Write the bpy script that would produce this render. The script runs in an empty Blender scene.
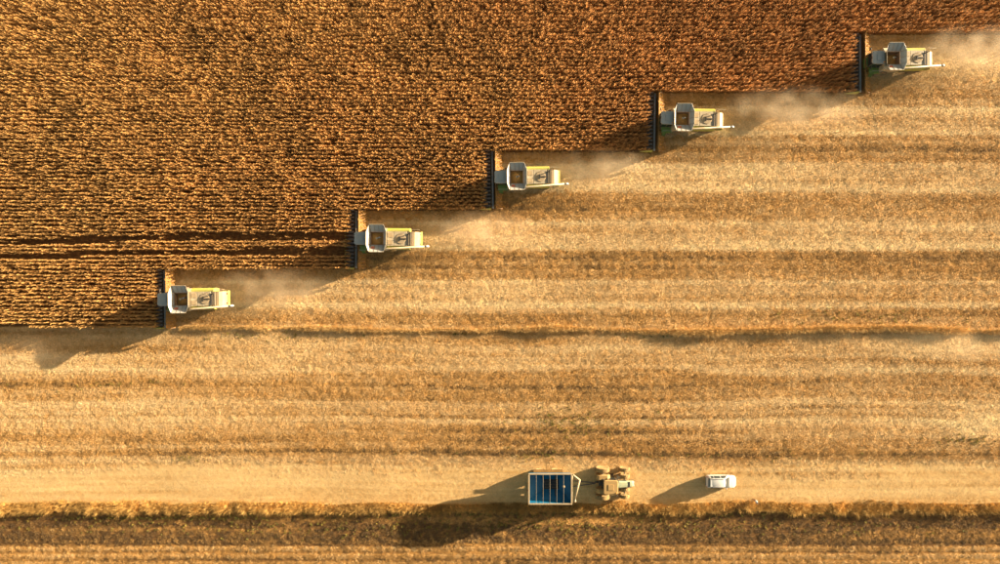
import bpy, bmesh, math, random
import numpy as np
from mathutils import Vector, Matrix

random.seed(7)
rng = np.random.default_rng(7)
SC = bpy.context.scene
COL = SC.collection

# ------------------------------------------------------------------ camera, sky, sun, exposure
H = 105.0                 # drone height, m
S = 0.15                  # metres per photograph pixel on the ground
cam_d = bpy.data.cameras.new('camera')
cam = bpy.data.objects.new('camera', cam_d)
COL.objects.link(cam)
cam.location = (0, 0, H)
cam.rotation_euler = (0, 0, 0)
cam_d.sensor_width = 36
cam_d.lens = 36 * H / (1000 * S)
cam_d.clip_start = 1.0
cam_d.clip_end = 6000
SC.camera = cam

SUN_EL = math.radians(10.0)
SUN_DIR = Vector((0.93, 0.368, 0)).normalized()      # horizontal direction towards the sun
world = bpy.data.worlds.new('World')
SC.world = world
world.use_nodes = True
wn = world.node_tree
sky = wn.nodes.new('ShaderNodeTexSky')
sky.sky_type = 'NISHITA'
sky.sun_disc = False
sky.sun_elevation = SUN_EL
sky.sun_rotation = math.atan2(SUN_DIR.x, SUN_DIR.y)
sky.dust_density = 2.5
bg = wn.nodes['Background']
wb = wn.nodes.new('ShaderNodeVectorMath')       # warm white balance over the whole sky
wb.operation = 'MULTIPLY'
wb.inputs[1].default_value = (1.0, 0.85, 0.64)
wn.links.new(sky.outputs[0], wb.inputs[0])
wn.links.new(wb.outputs[0], bg.inputs[0])
bg.inputs[1].default_value = 0.055

sun_d = bpy.data.lights.new('sun', 'SUN')
sun = bpy.data.objects.new('sun', sun_d)
COL.objects.link(sun)
sun_d.energy = 5.0
sun_d.angle = math.radians(0.55)
sun_d.color = (1.0, 0.83, 0.60)
to_sun = Vector((SUN_DIR.x * math.cos(SUN_EL), SUN_DIR.y * math.cos(SUN_EL), math.sin(SUN_EL)))
sun.rotation_euler = to_sun.to_track_quat('Z', 'Y').to_euler()
sun.location = to_sun * 60

SC.view_settings.view_transform = 'Standard'
SC.view_settings.look = 'None'
SC.view_settings.exposure = 2.3
SC.view_settings.gamma = 1.0
SC.view_settings.use_curve_mapping = False
SC.cycles.max_bounces = 5
SC.cycles.diffuse_bounces = 3
SC.cycles.transparent_max_bounces = 6
SC.cycles.volume_bounces = 1
SC.cycles.filter_width = 1.5
SC.cycles.use_adaptive_sampling = False
SC.cycles.use_denoising = True
SC.cycles.denoiser = 'OPENIMAGEDENOISE'
SC.cycles.denoising_input_passes = 'RGB_ALBEDO_NORMAL'


def PX(px, py, h=0.0):
    """photo pixel -> world x, y of a point at height h"""
    k = S * (H - h) / H
    return (px - 500) * k, (282 - py) * k


# ------------------------------------------------------------------ noise helpers
def vnoise(x, y, scale, seed):
    r = np.random.default_rng(seed)
    n = 256
    g = r.random((n, n))
    u = np.asarray(x, float) / scale
    v = np.asarray(y, float) / scale
    i = np.floor(u).astype(int)
    j = np.floor(v).astype(int)
    fu = u - i
    fv = v - j
    fu = fu * fu * (3 - 2 * fu)
    fv = fv * fv * (3 - 2 * fv)
    a = g[i % n, j % n]
    b = g[(i + 1) % n, j % n]
    c = g[i % n, (j + 1) % n]
    d = g[(i + 1) % n, (j + 1) % n]
    return (a * (1 - fu) + b * fu) * (1 - fv) + (c * (1 - fu) + d * fu) * fv


def aniso(x, y, sx, sy, seed):
    return vnoise(np.asarray(x) / sx, np.asarray(y) / sy, 1.0, seed)


# ------------------------------------------------------------------ materials
MATS = {}


def nodes(m):
    m.use_nodes = True
    return m.node_tree, m.node_tree.nodes['Principled BSDF']


def paint(name, col, rough=0.5, metal=0.0, dust=0.35, dcol=(0.46, 0.30, 0.14), scale=1.6, bump=0.0):
    if name in MATS:
        return MATS[name]
    m = bpy.data.materials.new(name)
    nt, b = nodes(m)
    tc = nt.nodes.new('ShaderNodeTexCoord')
    nz = nt.nodes.new('ShaderNodeTexNoise')
    nz.inputs['Scale'].default_value = scale
    nz.inputs['Detail'].default_value = 6
    nz.inputs['Roughness'].default_value = 0.65
    oi = nt.nodes.new('ShaderNodeObjectInfo')
    va = nt.nodes.new('ShaderNodeVectorMath')
    nt.links.new(tc.outputs['Object'], va.inputs[0])
    nt.links.new(oi.outputs['Location'], va.inputs[1])
    nt.links.new(va.outputs[0], nz.inputs['Vector'])
    rp = nt.nodes.new('ShaderNodeValToRGB')
    rp.color_ramp.elements[0].position = 0.35
    rp.color_ramp.elements[0].color = (dust * 0.35,) * 3 + (1,)
    rp.color_ramp.elements[1].position = 0.7
    rp.color_ramp.elements[1].color = (min(1, dust * 1.5),) * 3 + (1,)
    nt.links.new(nz.outputs['Fac'], rp.inputs['Fac'])
    mx = nt.nodes.new('ShaderNodeMix')
    mx.data_type = 'RGBA'
    mx.inputs['A'].default_value = (*col, 1)
    mx.inputs['B'].default_value = (*dcol, 1)
    nt.links.new(rp.outputs['Color'], mx.inputs['Factor'])
    nt.links.new(mx.outputs['Result'], b.inputs['Base Color'])
    b.inputs['Roughness'].default_value = rough
    b.inputs['Metallic'].default_value = metal
    if bump:
        bp = nt.nodes.new('ShaderNodeBump')
        bp.inputs['Strength'].default_value = bump
        bp.inputs['Distance'].default_value = 0.02
        n2 = nt.nodes.new('ShaderNodeTexNoise')
        n2.inputs['Scale'].default_value = 14
        n2.inputs['Detail'].default_value = 4
        nt.links.new(tc.outputs['Object'], n2.inputs['Vector'])
        nt.links.new(n2.outputs['Fac'], bp.inputs['Height'])
        nt.links.new(bp.outputs['Normal'], b.inputs['Normal'])
    MATS[name] = m
    return m


def leafmat(name, transl=0.25, rough=0.8, var=0.35):
    """dry plant matter; the colour comes from the tint each plant carries"""
    m = bpy.data.materials.new(name)
    nt, b = nodes(m)
    at = nt.nodes.new('ShaderNodeAttribute')
    at.attribute_type = 'INSTANCER'
    at.attribute_name = 'tint'
    tc = nt.nodes.new('ShaderNodeTexCoord')
    nz = nt.nodes.new('ShaderNodeTexNoise')
    nz.inputs['Scale'].default_value = 5
    nz.inputs['Detail'].default_value = 3
    nt.links.new(tc.outputs['Object'], nz.inputs['Vector'])
    mr = nt.nodes.new('ShaderNodeMapRange')
    mr.inputs['From Min'].default_value = 0.3
    mr.inputs['From Max'].default_value = 0.7
    mr.inputs['To Min'].default_value = 1 - var
    mr.inputs['To Max'].default_value = 1 + var
    nt.links.new(nz.outputs['Fac'], mr.inputs['Value'])
    ml = nt.nodes.new('ShaderNodeVectorMath')
    ml.operation = 'SCALE'
    nt.links.new(at.outputs['Color'], ml.inputs[0])
    nt.links.new(mr.outputs['Result'], ml.inputs['Scale'])
    nt.links.new(ml.outputs['Vector'], b.inputs['Base Color'])
    b.inputs['Roughness'].default_value = rough
    b.inputs['Specular IOR Level'].default_value = 0.25
    out = nt.nodes['Material Output']
    if transl:
        tr = nt.nodes.new('ShaderNodeBsdfTranslucent')
        nt.links.new(ml.outputs['Vector'], tr.inputs['Color'])
        ms = nt.nodes.new('ShaderNodeMixShader')
        ms.inputs['Fac'].default_value = transl
        nt.links.new(b.outputs[0], ms.inputs[1])
        nt.links.new(tr.outputs[0], ms.inputs[2])
        nt.links.new(ms.outputs[0], out.inputs['Surface'])
    return m


def glassmat(name, col=(0.02, 0.028, 0.03)):
    m = bpy.data.materials.new(name)
    nt, b = nodes(m)
    b.inputs['Base Color'].default_value = (*col, 1)
    b.inputs['Roughness'].default_value = 0.08
    b.inputs['Specular IOR Level'].default_value = 0.6
    return m


# ------------------------------------------------------------------ mesh helpers
class MB:
    def __init__(self):
        self.v = []
        self.f = []

    def add(self, vs, fs):
        o = len(self.v)
        self.v += [tuple(p) for p in vs]
        self.f += [tuple(i + o for i in q) for q in fs]
        return self

    def box(self, c, s, rz=0.0, ry=0.0):
        M = Matrix.Rotation(rz, 3, 'Z') @ Matrix.Rotation(ry, 3, 'Y')
        vs = []
        for dz in (-.5, .5):
            for dx, dy in ((-.5, -.5), (.5, -.5), (.5, .5), (-.5, .5)):
                vs.append(M @ Vector((dx * s[0], dy * s[1], dz * s[2])) + Vector(c))
        return self.add(vs, [(3, 2, 1, 0), (4, 5, 6, 7), (0, 1, 5, 4), (1, 2, 6, 5), (2, 3, 7, 6), (3, 0, 4, 7)])

    def bb(self, x0, x1, y0, y1, z0, z1):
        return self.box(((x0 + x1) / 2, (y0 + y1) / 2, (z0 + z1) / 2), (abs(x1 - x0), abs(y1 - y0), abs(z1 - z0)))

    def prism(self, poly, a, b, axis='y'):
        """poly of (u, w): axis y -> (x, z); axis x -> (y, z); axis z -> (x, y)"""
        def P(u, w, t):
            return {'y': (u, t, w), 'x': (t, u, w), 'z': (u, w, t)}[axis]
        n = len(poly)
        vs = [P(u, w, a) for u, w in poly] + [P(u, w, b) for u, w in poly]
        fs = [tuple(range(n)), tuple(range(2 * n - 1, n - 1, -1))]
        for i in range(n):
            j = (i + 1) % n
            fs.append((i, i + n, j + n, j))
        return self.add(vs, fs)

    def loft(self, rings, caps=True):
        n = len(rings[0])
        vs = [p for r in rings for p in r]
        fs = []
        for k in range(len(rings) - 1):
            for i in range(n):
                j = (i + 1) % n
                fs.append((k * n + i, k * n + j, (k + 1) * n + j, (k + 1) * n + i))
        if caps:
            fs.append(tuple(range(n - 1, -1, -1)))
            fs.append(tuple(range((len(rings) - 1) * n, len(rings) * n)))
        return self.add(vs, fs)

    def tube(self, path, r, n=8, flat=(1, 1)):
        path = [Vector(p) for p in path]
        rs = r if isinstance(r, (list, tuple)) else [r] * len(path)
        rings = []
        for i, p in enumerate(path):
            d = (path[min(i + 1, len(path) - 1)] - path[max(i - 1, 0)]).normalized()
            up = Vector((0, 0, 1)) if abs(d.z) < 0.9 else Vector((1, 0, 0))
            a = d.cross(up).normalized()
            b = a.cross(d).normalized()
            rings.append([p + a * math.cos(2 * math.pi * k / n) * rs[i] * flat[0] + b * math.sin(2 * math.pi * k / n) * rs[i] * flat[1] for k in range(n)])
        return self.loft(rings)

    def lathe(self, prof, c, axis='y', n=24):
        rings = []
        for r, t in prof:
            ring = []
            for k in range(n):
                a = 2 * math.pi * k / n
                u, w = r * math.cos(a), r * math.sin(a)
                q = {'y': (u, t, w), 'z': (u, w, t), 'x': (t, u, w)}[axis]
                ring.append((q[0] + c[0], q[1] + c[1], q[2] + c[2]))
            rings.append(ring)
        return self.loft(rings)

    def slab(self, pts, t):
        pts = [Vector(p) for p in pts]
        nrm = (pts[1] - pts[0]).cross(pts[-1] - pts[0]).normalized() * t
        n = len(pts)
        vs = pts + [p + nrm for p in pts]
        fs = [tuple(range(n - 1, -1, -1)), tuple(range(n, 2 * n))]
        for i in range(n):
            j = (i + 1) % n
            fs.append((i, j, j + n, i + n))
        return self.add(vs, fs)

    def mesh(self, name):
        me = bpy.data.meshes.new(name)
        me.from_pydata(self.v, [], self.f)
        bm = bmesh.new()
        bm.from_mesh(me)
        bmesh.ops.recalc_face_normals(bm, faces=bm.faces)
        bm.to_mesh(me)
        bm.free()
        return me

    def build(self, name, mat, parent=None, smooth=False, bevel=0.0, label=None):
        me = self.mesh(name)
        me.materials.append(mat)
        if smooth:
            for p in me.polygons:
                p.use_smooth = True
        o = bpy.data.objects.new(name, me)
        COL.objects.link(o)
        if parent:
            o.parent = parent
        if bevel:
            md = o.modifiers.new('bevel', 'BEVEL')
            md.width = bevel
            md.segments = 2
            md.limit_method = 'ANGLE'
            md.angle_limit = math.radians(35)
        if label:
            o['label'] = label
        return o


def empty(name, loc, rz=0.0):
    o = bpy.data.objects.new(name, None)
    COL.objects.link(o)
    o.empty_display_size = 0.3
    o.location = loc
    o.rotation_euler = (0, 0, rz)
    return o


def tag(o, label, cat, group=None, kind=None):
    o['label'] = label
    o['category'] = cat
    if group:
        o['group'] = group
    if kind:
        o['kind'] = kind
    return o


def copy_tree(o, parent=None):
    c = o.copy()
    COL.objects.link(c)
    c.parent = parent
    for ch in o.children:
        copy_tree(ch, c)
    return c


# ------------------------------------------------------------------ layout of the field (world metres)
PASS = 8.775                       # cutting width of one harvester: 16 rows
PITCH = PASS / 16
Y1 = -2.5                          # middle of the pass of the leftmost harvester
HARV = []                          # (x, y) of the grain tank middle of each harvester
for i, px in enumerate((190.9, 380.9, 516.3, 677.1, 881.1)):
    HARV.append(((px - 500) * S, Y1 + PASS * i + (0.0, 0.05, 0.22, -0.05, -0.03)[i]))
CUT_Y = Y1 - PASS / 2              # lower edge of the standing corn


def relief(x, y):
    z = 0.10 * (vnoise(x, y, 9, 1) - .5) + 0.05 * (aniso(x, y, 6, 1.6, 2) - .5)
    fade = np.clip((150 - np.hypot(x, y)) / 30, 0, 1)
    return z * fade - 0.03


BAND = [(-120, .4), (33, .38), (45, .45), (50, .75), (72, .75), (78, .42), (95, .36), (105, .45), (108, .95), (112, .68), (130, .66), (133.5, 1.0), (137, .42),
        (150, .34), (162, .45), (165, .92), (169, .68), (186, .72), (189.5, 1.0), (193, .38), (208, .30), (220, .45), (223, .88), (227, .62),
        (244, .66), (247.5, .95), (251, .34), (266, .28), (279, .45), (282, .88), (286, .62), (302, .62), (306, .95), (309, .36), (322, .36),
        (327, .55), (330, .40), (345, .48), (352, .62), (366, .58), (371, .8), (375, .38), (388, .33), (399, .32), (403, .72), (416, .62), (424, .72), (431, .55), (437, .36),
        (446, .44), (455, .36), (460, .66), (480, .74), (499, .66), (505, .4), (515, .03), (530, .02), (543, .10), (547, .20), (549, .42), (552, .14), (556, .42), (560, .16), (564, .42), (568, .15), (600, .25), (800, .35)]
BY = np.array([b[0] for b in BAND], float)
BV = np.array([b[1] for b in BAND], float)
BV = np.where(BY < 503, 0.05 + 0.92 * BV, BV)


LINES = [(61, 1.0, .25), (109, .9, .4), (133.5, 1.0, .45), (165, .9, .4), (189.5, 1.0, .45), (223, .9, .4), (247.5, 1.0, .4), (282, .9, .4), (306, 1.0, .4), (118, .8, -.25), (124, .8, -.25), (174, .8, -.25), (181, .8, -.22), (233, .8, -.25), (239, .8, -.25), (291, .8, -.25), (298, .8, -.22), (352, .8, -.25), (362, .8, -.22), (371, 1.0, .3), (384, .8, -.25), (393, .8, .25), (409, .8, -.4),
         (416, .8, -.45), (421, .8, .25), (430, .8, -.3), (441, .8, -.35), (448, .7, .35), (455, .9, -.3), (466, .8, -.28), (473, .8, -.28), (486, .8, -.28), (493, .8, -.28)]


def band(x, y):
    """how much pale chaff lies at a place: 0 bare brown soil, 1 thick chaff"""
    py = 282 - np.asarray(y) / S
    low = np.clip((py - 330) / 20, 0, 1)
    warp = (aniso(x, y, 22, 6, 11) - .5) * (1.6 + 9 * low * np.clip((455 - py) / 20, 0, 1)) + (aniso(x, y, 3, 1.5, 12) - .5) * 1.3
    v = np.interp(py + warp, BY, BV)
    v = v + 0.20 * (aniso(x, y, 18, 3, 13) - .5) + 0.16 * (aniso(x, y, 2.6, 0.9, 14) - .5)
    v = v + 0.12 * (aniso(x, y, 0.55, 0.9, 15) - .5)                                   # clumps of torn leaves
    ys = y + 1.3 * low * (aniso(x, y, 26, 14, 17) - .5)                                # older passes wander a little
    v = v + 0.42 * (aniso(x, ys, 70, 0.45, 16) - .5) + 0.22 * (aniso(x, ys, 130, 1.3, 18) - .5)
    pw = 282 - ys / S
    for (ly, lw, la) in LINES:                                                         # wheel lines pressed into the chaff
        v = v + la * np.exp(-((pw - ly + 1.2 * (aniso(x, x * 0, 11, 1, int(ly)) - .5)) / lw) ** 2) * np.clip(1.6 * aniso(x, x * 0 + ly, 9, 1, 19), .2, 1)
    # loose settled dust and chaff thrown wide at a few places
    for (cx, cy, rx, ry, a) in ((30, 362, 60, 14, .25), (955, 345, 70, 16, .35), (985, 420, 35, 22, .4), (290, 350, 60, 14, .2), (620, 348, 80, 10, .12)):
        px = 500 + np.asarray(x) / S
        v = v + a * np.exp(-((px - cx) / rx) ** 2 - ((py - cy) / ry) ** 2)
    return np.clip(v, 0.02, 1.1)


SOIL = np.array((0.13, 0.080, 0.036))
BROWN = np.array((0.59, 0.33, 0.10))
STRAW = np.array((0.86, 0.635, 0.33))


def strawcol(v, jitter):
    w = np.clip(v / .32, 0, 1)[:, None]
    u = np.clip((v - .32) / .68, 0, 1.1)[:, None]
    c = (SOIL[None] * (1 - w) + BROWN[None] * w) * (1 - u) + STRAW[None] * u
    return np.clip(c * jitter[:, None], 0.01, 0.9)


# ------------------------------------------------------------------ ground sheet
def axis_pts(half, step, far):
    a = list(np.arange(-half, half + 1e-6, step))
    d, ext = step, []
    p = a[-1]
    while p < far:
        d *= 1.6
        p += d
        ext.append(p)
    return np.array([-e for e in reversed(ext)] + a + ext)


gx = axis_pts(96, 0.6, 2200)
gy = axis_pts(66, 0.3, 2200)
XX, YY = np.meshgrid(gx, gy, indexing='ij')
ZZ = relief(XX, YY)
gv = np.stack([XX.ravel(), YY.ravel(), ZZ.ravel()], 1)
nx, ny = len(gx), len(gy)
ii, jj = np.meshgrid(np.arange(nx - 1), np.arange(ny - 1), indexing='ij')
q = (ii * ny + jj).ravel()
gf = np.stack([q, q + ny, q + ny + 1, q + 1], 1)
me = bpy.data.meshes.new('ground')
me.vertices.add(len(gv))
me.vertices.foreach_set('co', gv.ravel())
me.loops.add(gf.size)
me.loops.foreach_set('vertex_index', gf.ravel())
me.polygons.add(len(gf))
me.polygons.foreach_set('loop_start', np.arange(0, gf.size, 4))
me.polygons.foreach_set('use_smooth', np.ones(len(gf), bool))
me.update()
# soil and chaff colour of the field, one value for each point of the sheet
bandv = band(gv[:, 0], gv[:, 1])
px_, py_ = 500 + gv[:, 0] / S, 282 - gv[:, 1] / S
# bare soil between the standing rows
soil = np.zeros(len(gv))
for i, (hx, hy) in enumerate(HARV):
    soil[(np.abs(gv[:, 1] - (Y1 + PASS * i)) < PASS / 2) & (gv[:, 0] < hx - 4)] = 1
soil[gv[:, 1] > Y1 + PASS * 4.5] = 1
at = me.attributes.new('chaff', 'FLOAT', 'POINT')
at.data.foreach_set('value', (np.clip(bandv, 0, 1) * (1 - soil) + soil * 0.03).astype(np.float32))
ground = bpy.data.objects.new('ground', me)
COL.objects.link(ground)
ground['kind'] = 'structure'

gm = bpy.data.materials.new('field_soil')
nt, b = nodes(gm)
N, L = nt.nodes, nt.links
at_n = N.new('ShaderNodeAttribute')
at_n.attribute_name = 'chaff'
geo = N.new('ShaderNodeNewGeometry')
mp = N.new('ShaderNodeMapping')
mp.inputs['Scale'].default_value = (0.55, 1.0, 1.0)
L.new(geo.outputs['Position'], mp.inputs['Vector'])
n1 = N.new('ShaderNodeTexNoise')
n1.inputs['Scale'].default_value = 2.6
n1.inputs['Detail'].default_value = 7
n1.inputs['Roughness'].default_value = 0.7
L.new(mp.outputs[0], n1.inputs['Vector'])
ad = N.new('ShaderNodeMath')
ad.operation = 'MULTIPLY_ADD'
ad.inputs[1].default_value = 1.1
L.new(n1.outputs['Fac'], ad.inputs[0])
sb = N.new('ShaderNodeMath')
sb.operation = 'SUBTRACT'
sb.inputs[1].default_value = 0.55
L.new(at_n.outputs['Fac'], sb.inputs[0])
L.new(sb.outputs[0], ad.inputs[2])
rp = N.new('ShaderNodeValToRGB')
els = rp.color_ramp.elements
els[0].position = 0.0
els[0].color = (0.12, 0.062, 0.024, 1)
els[1].position = 1.0
els[1].color = (0.78, 0.55, 0.26, 1)
e = els.new(0.35)
e.color = (0.42, 0.215, 0.06, 1)
e = els.new(0.65)
e.color = (0.60, 0.38, 0.145, 1)
L.new(ad.outputs[0], rp.inputs['Fac'])
L.new(rp.outputs['Color'], b.inputs['Base Color'])
b.inputs['Roughness'].default_value = 0.95
b.inputs['Specular IOR Level'].default_value = 0.1
bp = N.new('ShaderNodeBump')
bp.inputs['Strength'].default_value = 0.5
bp.inputs['Distance'].default_value = 0.05
n2 = N.new('ShaderNodeTexNoise')
n2.inputs['Scale'].default_value = 6
n2.inputs['Detail'].default_value = 6
n2.inputs['Roughness'].default_value = 0.7
L.new(mp.outputs[0], n2.inputs['Vector'])
L.new(n2.outputs['Fac'], bp.inputs['Height'])
L.new(bp.outputs['Normal'], b.inputs['Normal'])
me.materials.append(gm)

# compacted track along the field edge, where the tractor and the car stand
tm = bpy.data.materials.new('track_dust')
nt, b = nodes(tm)
N, L = nt.nodes, nt.links
geo = N.new('ShaderNodeNewGeometry')
mp = N.new('ShaderNodeMapping')
mp.inputs['Scale'].default_value = (0.05, 1.3, 1.0)
L.new(geo.outputs['Position'], mp.inputs['Vector'])
n1 = N.new('ShaderNodeTexNoise')
n1.inputs['Scale'].default_value = 1.4
n1.inputs['Detail'].default_value = 6
n1.inputs['Roughness'].default_value = 0.6
L.new(mp.outputs[0], n1.inputs['Vector'])
n3 = N.new('ShaderNodeTexNoise')
n3.inputs['Scale'].default_value = 3.2
n3.inputs['Detail'].default_value = 8
n3.inputs['Roughness'].default_value = 0.75
L.new(geo.outputs['Position'], n3.inputs['Vector'])
am = N.new('ShaderNodeMath')
am.operation = 'MULTIPLY_ADD'
am.inputs[1].default_value = 1.0
L.new(n1.outputs['Fac'], am.inputs[0])
L.new(n3.outputs['Fac'], am.inputs[2])
rp = N.new('ShaderNodeValToRGB')
els = rp.color_ramp.elements
els[0].position = 0.72
els[0].color = (0.46, 0.28, 0.10, 1)
els[1].position = 1.2
els[1].color = (0.74, 0.52, 0.235, 1)
mh = N.new('ShaderNodeMath')
mh.operation = 'MULTIPLY'
mh.inputs[1].default_value = 1.0
L.new(am.outputs[0], mh.inputs[0])
mr = N.new('ShaderNodeMapRange')
mr.inputs['From Min'].default_value = 0.72
mr.inputs['From Max'].default_value = 1.25
L.new(mh.outputs[0], mr.inputs['Value'])
els[0].position = 0.0
els[1].position = 1.0
L.new(mr.outputs['Result'], rp.inputs['Fac'])
L.new(rp.outputs['Color'], b.inputs['Base Color'])
b.inputs['Roughness'].default_value = 0.95
b.inputs['Specular IOR Level'].default_value = 0.1
bp = N.new('ShaderNodeBump')
bp.inputs['Strength'].default_value = 0.4
bp.inputs['Distance'].default_value = 0.03
L.new(am.outputs[0], bp.inputs['Height'])
L.new(bp.outputs['Normal'], b.inputs['Normal'])
txs = np.arange(-110, 110.1, 0.5)
ty0 = (282 - 503.5) * S + 0.5 * (vnoise(txs, txs * 0, 5, 31) - .5)
ty1 = (282 - 459) * S + 2.0 * (vnoise(txs, txs * 0, 7, 32) - .5) + 0.5 * (vnoise(txs, txs * 0, 1.1, 33) - .5)
NR = 16
tv, tf = [], []
for k, x in enumerate(txs):
    for r in range(NR + 1):
        y = ty0[k] + (ty1[k] - ty0[k]) * r / NR
        tv.append((x, y, float(relief(np.array(x), np.array(y))) + 0.012))
for k in range(len(txs) - 1):
    for r in range(NR):
        a = k * (NR + 1) + r
        tf.append((a, a + NR + 1, a + NR + 2, a + 1))
mb = MB()
mb.add(tv, tf)
trk = mb.build('dirt_track', tm, smooth=True)
trk['kind'] = 'structure'

# ------------------------------------------------------------------ plant prototypes, scattered by geometry nodes
M_CORN = leafmat('dry_corn', 0.15)
M_STRAW = leafmat('straw', 0.12)
M_GRASS = leafmat('dry_grass', 0.15)


class Strip(MB):
    def leaf(self, base, az, length, width, rise, droop, segs=3, twist=0.0, curl=0.0):
        """one bent leaf blade"""
        p = Vector(base)
        el = rise
        vs = []
        for s in range(segs + 1):
            t = s / segs
            a = az + curl * t
            d = Vector((math.cos(a) * math.cos(el), math.sin(a) * math.cos(el), math.sin(el)))
            side = Vector((-math.sin(a), math.cos(a), 0))
            up = side.cross(d)
            sd = side * math.cos(twist * t) + up * math.sin(twist * t)
            w = width * (1 - 0.85 * t ** 1.6) * 0.5
            vs += [p + sd * w, p - sd * w]
            p = p + d * (length / segs)
            el -= droop / segs
        self.add(vs, [(2 * k, 2 * k + 1, 2 * k + 3, 2 * k + 2) for k in range(segs)])


def proto(name, mb, mat, coll):
    me = bpy.data.meshes.new(name)
    me.from_pydata([tuple(v) for v in mb.v], [], mb.f)
    me.materials.append(mat)
    o = bpy.data.objects.new(name, me)
    coll.objects.link(o)


def make_protos(cname, n, maker, mat):
    c = bpy.data.collections.new(cname)
    for k in range(n):
        proto(f'{cname}_{chr(97 + k)}', maker(k), mat, c)
    return c


def corn_plant(k):
    r = random.Random(100 + k)
    m = Strip()
    h = r.uniform(1.6, 2.0)
    lean = (r.uniform(-.10, .10), r.uniform(-.07, .07))
    m.tube([(0, 0, 0), (lean[0] * .4, lean[1] * .4, h * .5), (lean[0], lean[1], h)], [.018, .015, .008], 3)
    az = r.uniform(-.3, .3)
    nl = 14
    for i in range(nl):
        t = 0.22 + 0.76 * i / (nl - 1)
        up = max(0.0, (t - .62) / .36)                       # the top leaves stand up, the lower ones hang
        az = math.pi * (i % 2) + r.gauss(0, .30 + .25 * up)
        L_ = r.uniform(.34, .58) * (1 - .35 * up)
        m.leaf((lean[0] * t, lean[1] * t, h * t), az, L_, r.uniform(.05, .085), r.uniform(.7, 1.2) + .25 * up, r.uniform(1.9, 3.0) * (1 - .45 * up), 3, r.uniform(-1.2, 1.2), r.uniform(-.5, .5))
    # husked ear
    a2 = r.uniform(0, 6.28)
    z = h * .52
    m.tube([(0, 0, z), (math.cos(a2) * .10, math.sin(a2) * .10, z + .10), (math.cos(a2) * .17, math.sin(a2) * .17, z + .05)], [.02, .035, .01], 4)
    for i in range(4):
        m.leaf((lean[0], lean[1], h * .97), r.uniform(0, 6.28), r.uniform(.18, .28), .025, r.uniform(.7, 1.4), .6, 2)
    return m


def stubble_tuft(k):
    r = random.Random(200 + k)
    m = Strip()
    for i in range(26):
        x, y = r.uniform(-.3, .3), r.uniform(-.26, .26)
        m.leaf((x, y, r.uniform(.0, .05)), r.uniform(0, 6.28), r.uniform(.12, .30), r.uniform(.028, .055), r.uniform(-.05, .28), r.uniform(.2, .8), 2, r.uniform(-1.2, 1.2), r.uniform(-.8, .8))
    for i in range(2):
        x, y = r.uniform(-.2, .2), r.uniform(-.04, .04)
        hh = r.uniform(.10, .22)
        m.tube([(x, y, -.03), (x + r.uniform(-.06, .06), y + r.uniform(-.06, .06), hh)], [.016, .013], 4)
    return m


def chaff_mat(k):
    r = random.Random(300 + k)
    m = Strip()
    for i in range(24):
        x, y = r.uniform(-.32, .32), r.uniform(-.32, .32)
        m.leaf((x, y, r.uniform(.01, .05)), r.uniform(0, 6.28), r.uniform(.06, .18), r.uniform(.02, .04), r.uniform(-.05, .30), r.uniform(.0, .6), 2, r.uniform(-.8, .8), r.uniform(-.8, .8))
    return m


def grass_clump(k):
    r = random.Random(400 + k)
    m = Strip()
    for i in range(24):
        a = r.uniform(0, 6.28)
        d = r.uniform(0, .2)
        m.leaf((math.cos(a) * d, math.sin(a) * d, 0), a + r.uniform(-.8, .8), r.uniform(.45, 1.15), r.uniform(.018, .034), r.uniform(1.0, 1.5), r.uniform(.2, 1.1), 3, r.uniform(-.5, .5))
    for i in range(5):
        a = r.uniform(0, 6.28)
        m.leaf((0, 0, .1), a, r.uniform(.3, .55), .05, r.uniform(.6, 1.1), r.uniform(.8, 1.8), 2)
    return m


def weed(k):
    r = random.Random(500 + k)
    m = Strip()
    for i in range(16):
        a = r.uniform(0, 6.28)
        m.leaf((r.uniform(-.12, .12), r.uniform(-.12, .12), r.uniform(0, .12)), a, r.uniform(.15, .34), r.uniform(.05, .09), r.uniform(.2, 1.2), r.uniform(.4, 1.6), 2, r.uniform(-.6, .6))
    return m


C_CORN = make_protos('corn_plant', 7, corn_plant, M_CORN)
C_STUB = make_protos('stubble_tuft', 8, stubble_tuft, M_STRAW)
C_CHAFF = make_protos('chaff_mat', 6, chaff_mat, M_STRAW)
C_GRASS = make_protos('grass_clump', 6, grass_clump, M_GRASS)
C_WEED = make_protos('weed_clump', 4, weed, M_GRASS)


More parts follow.
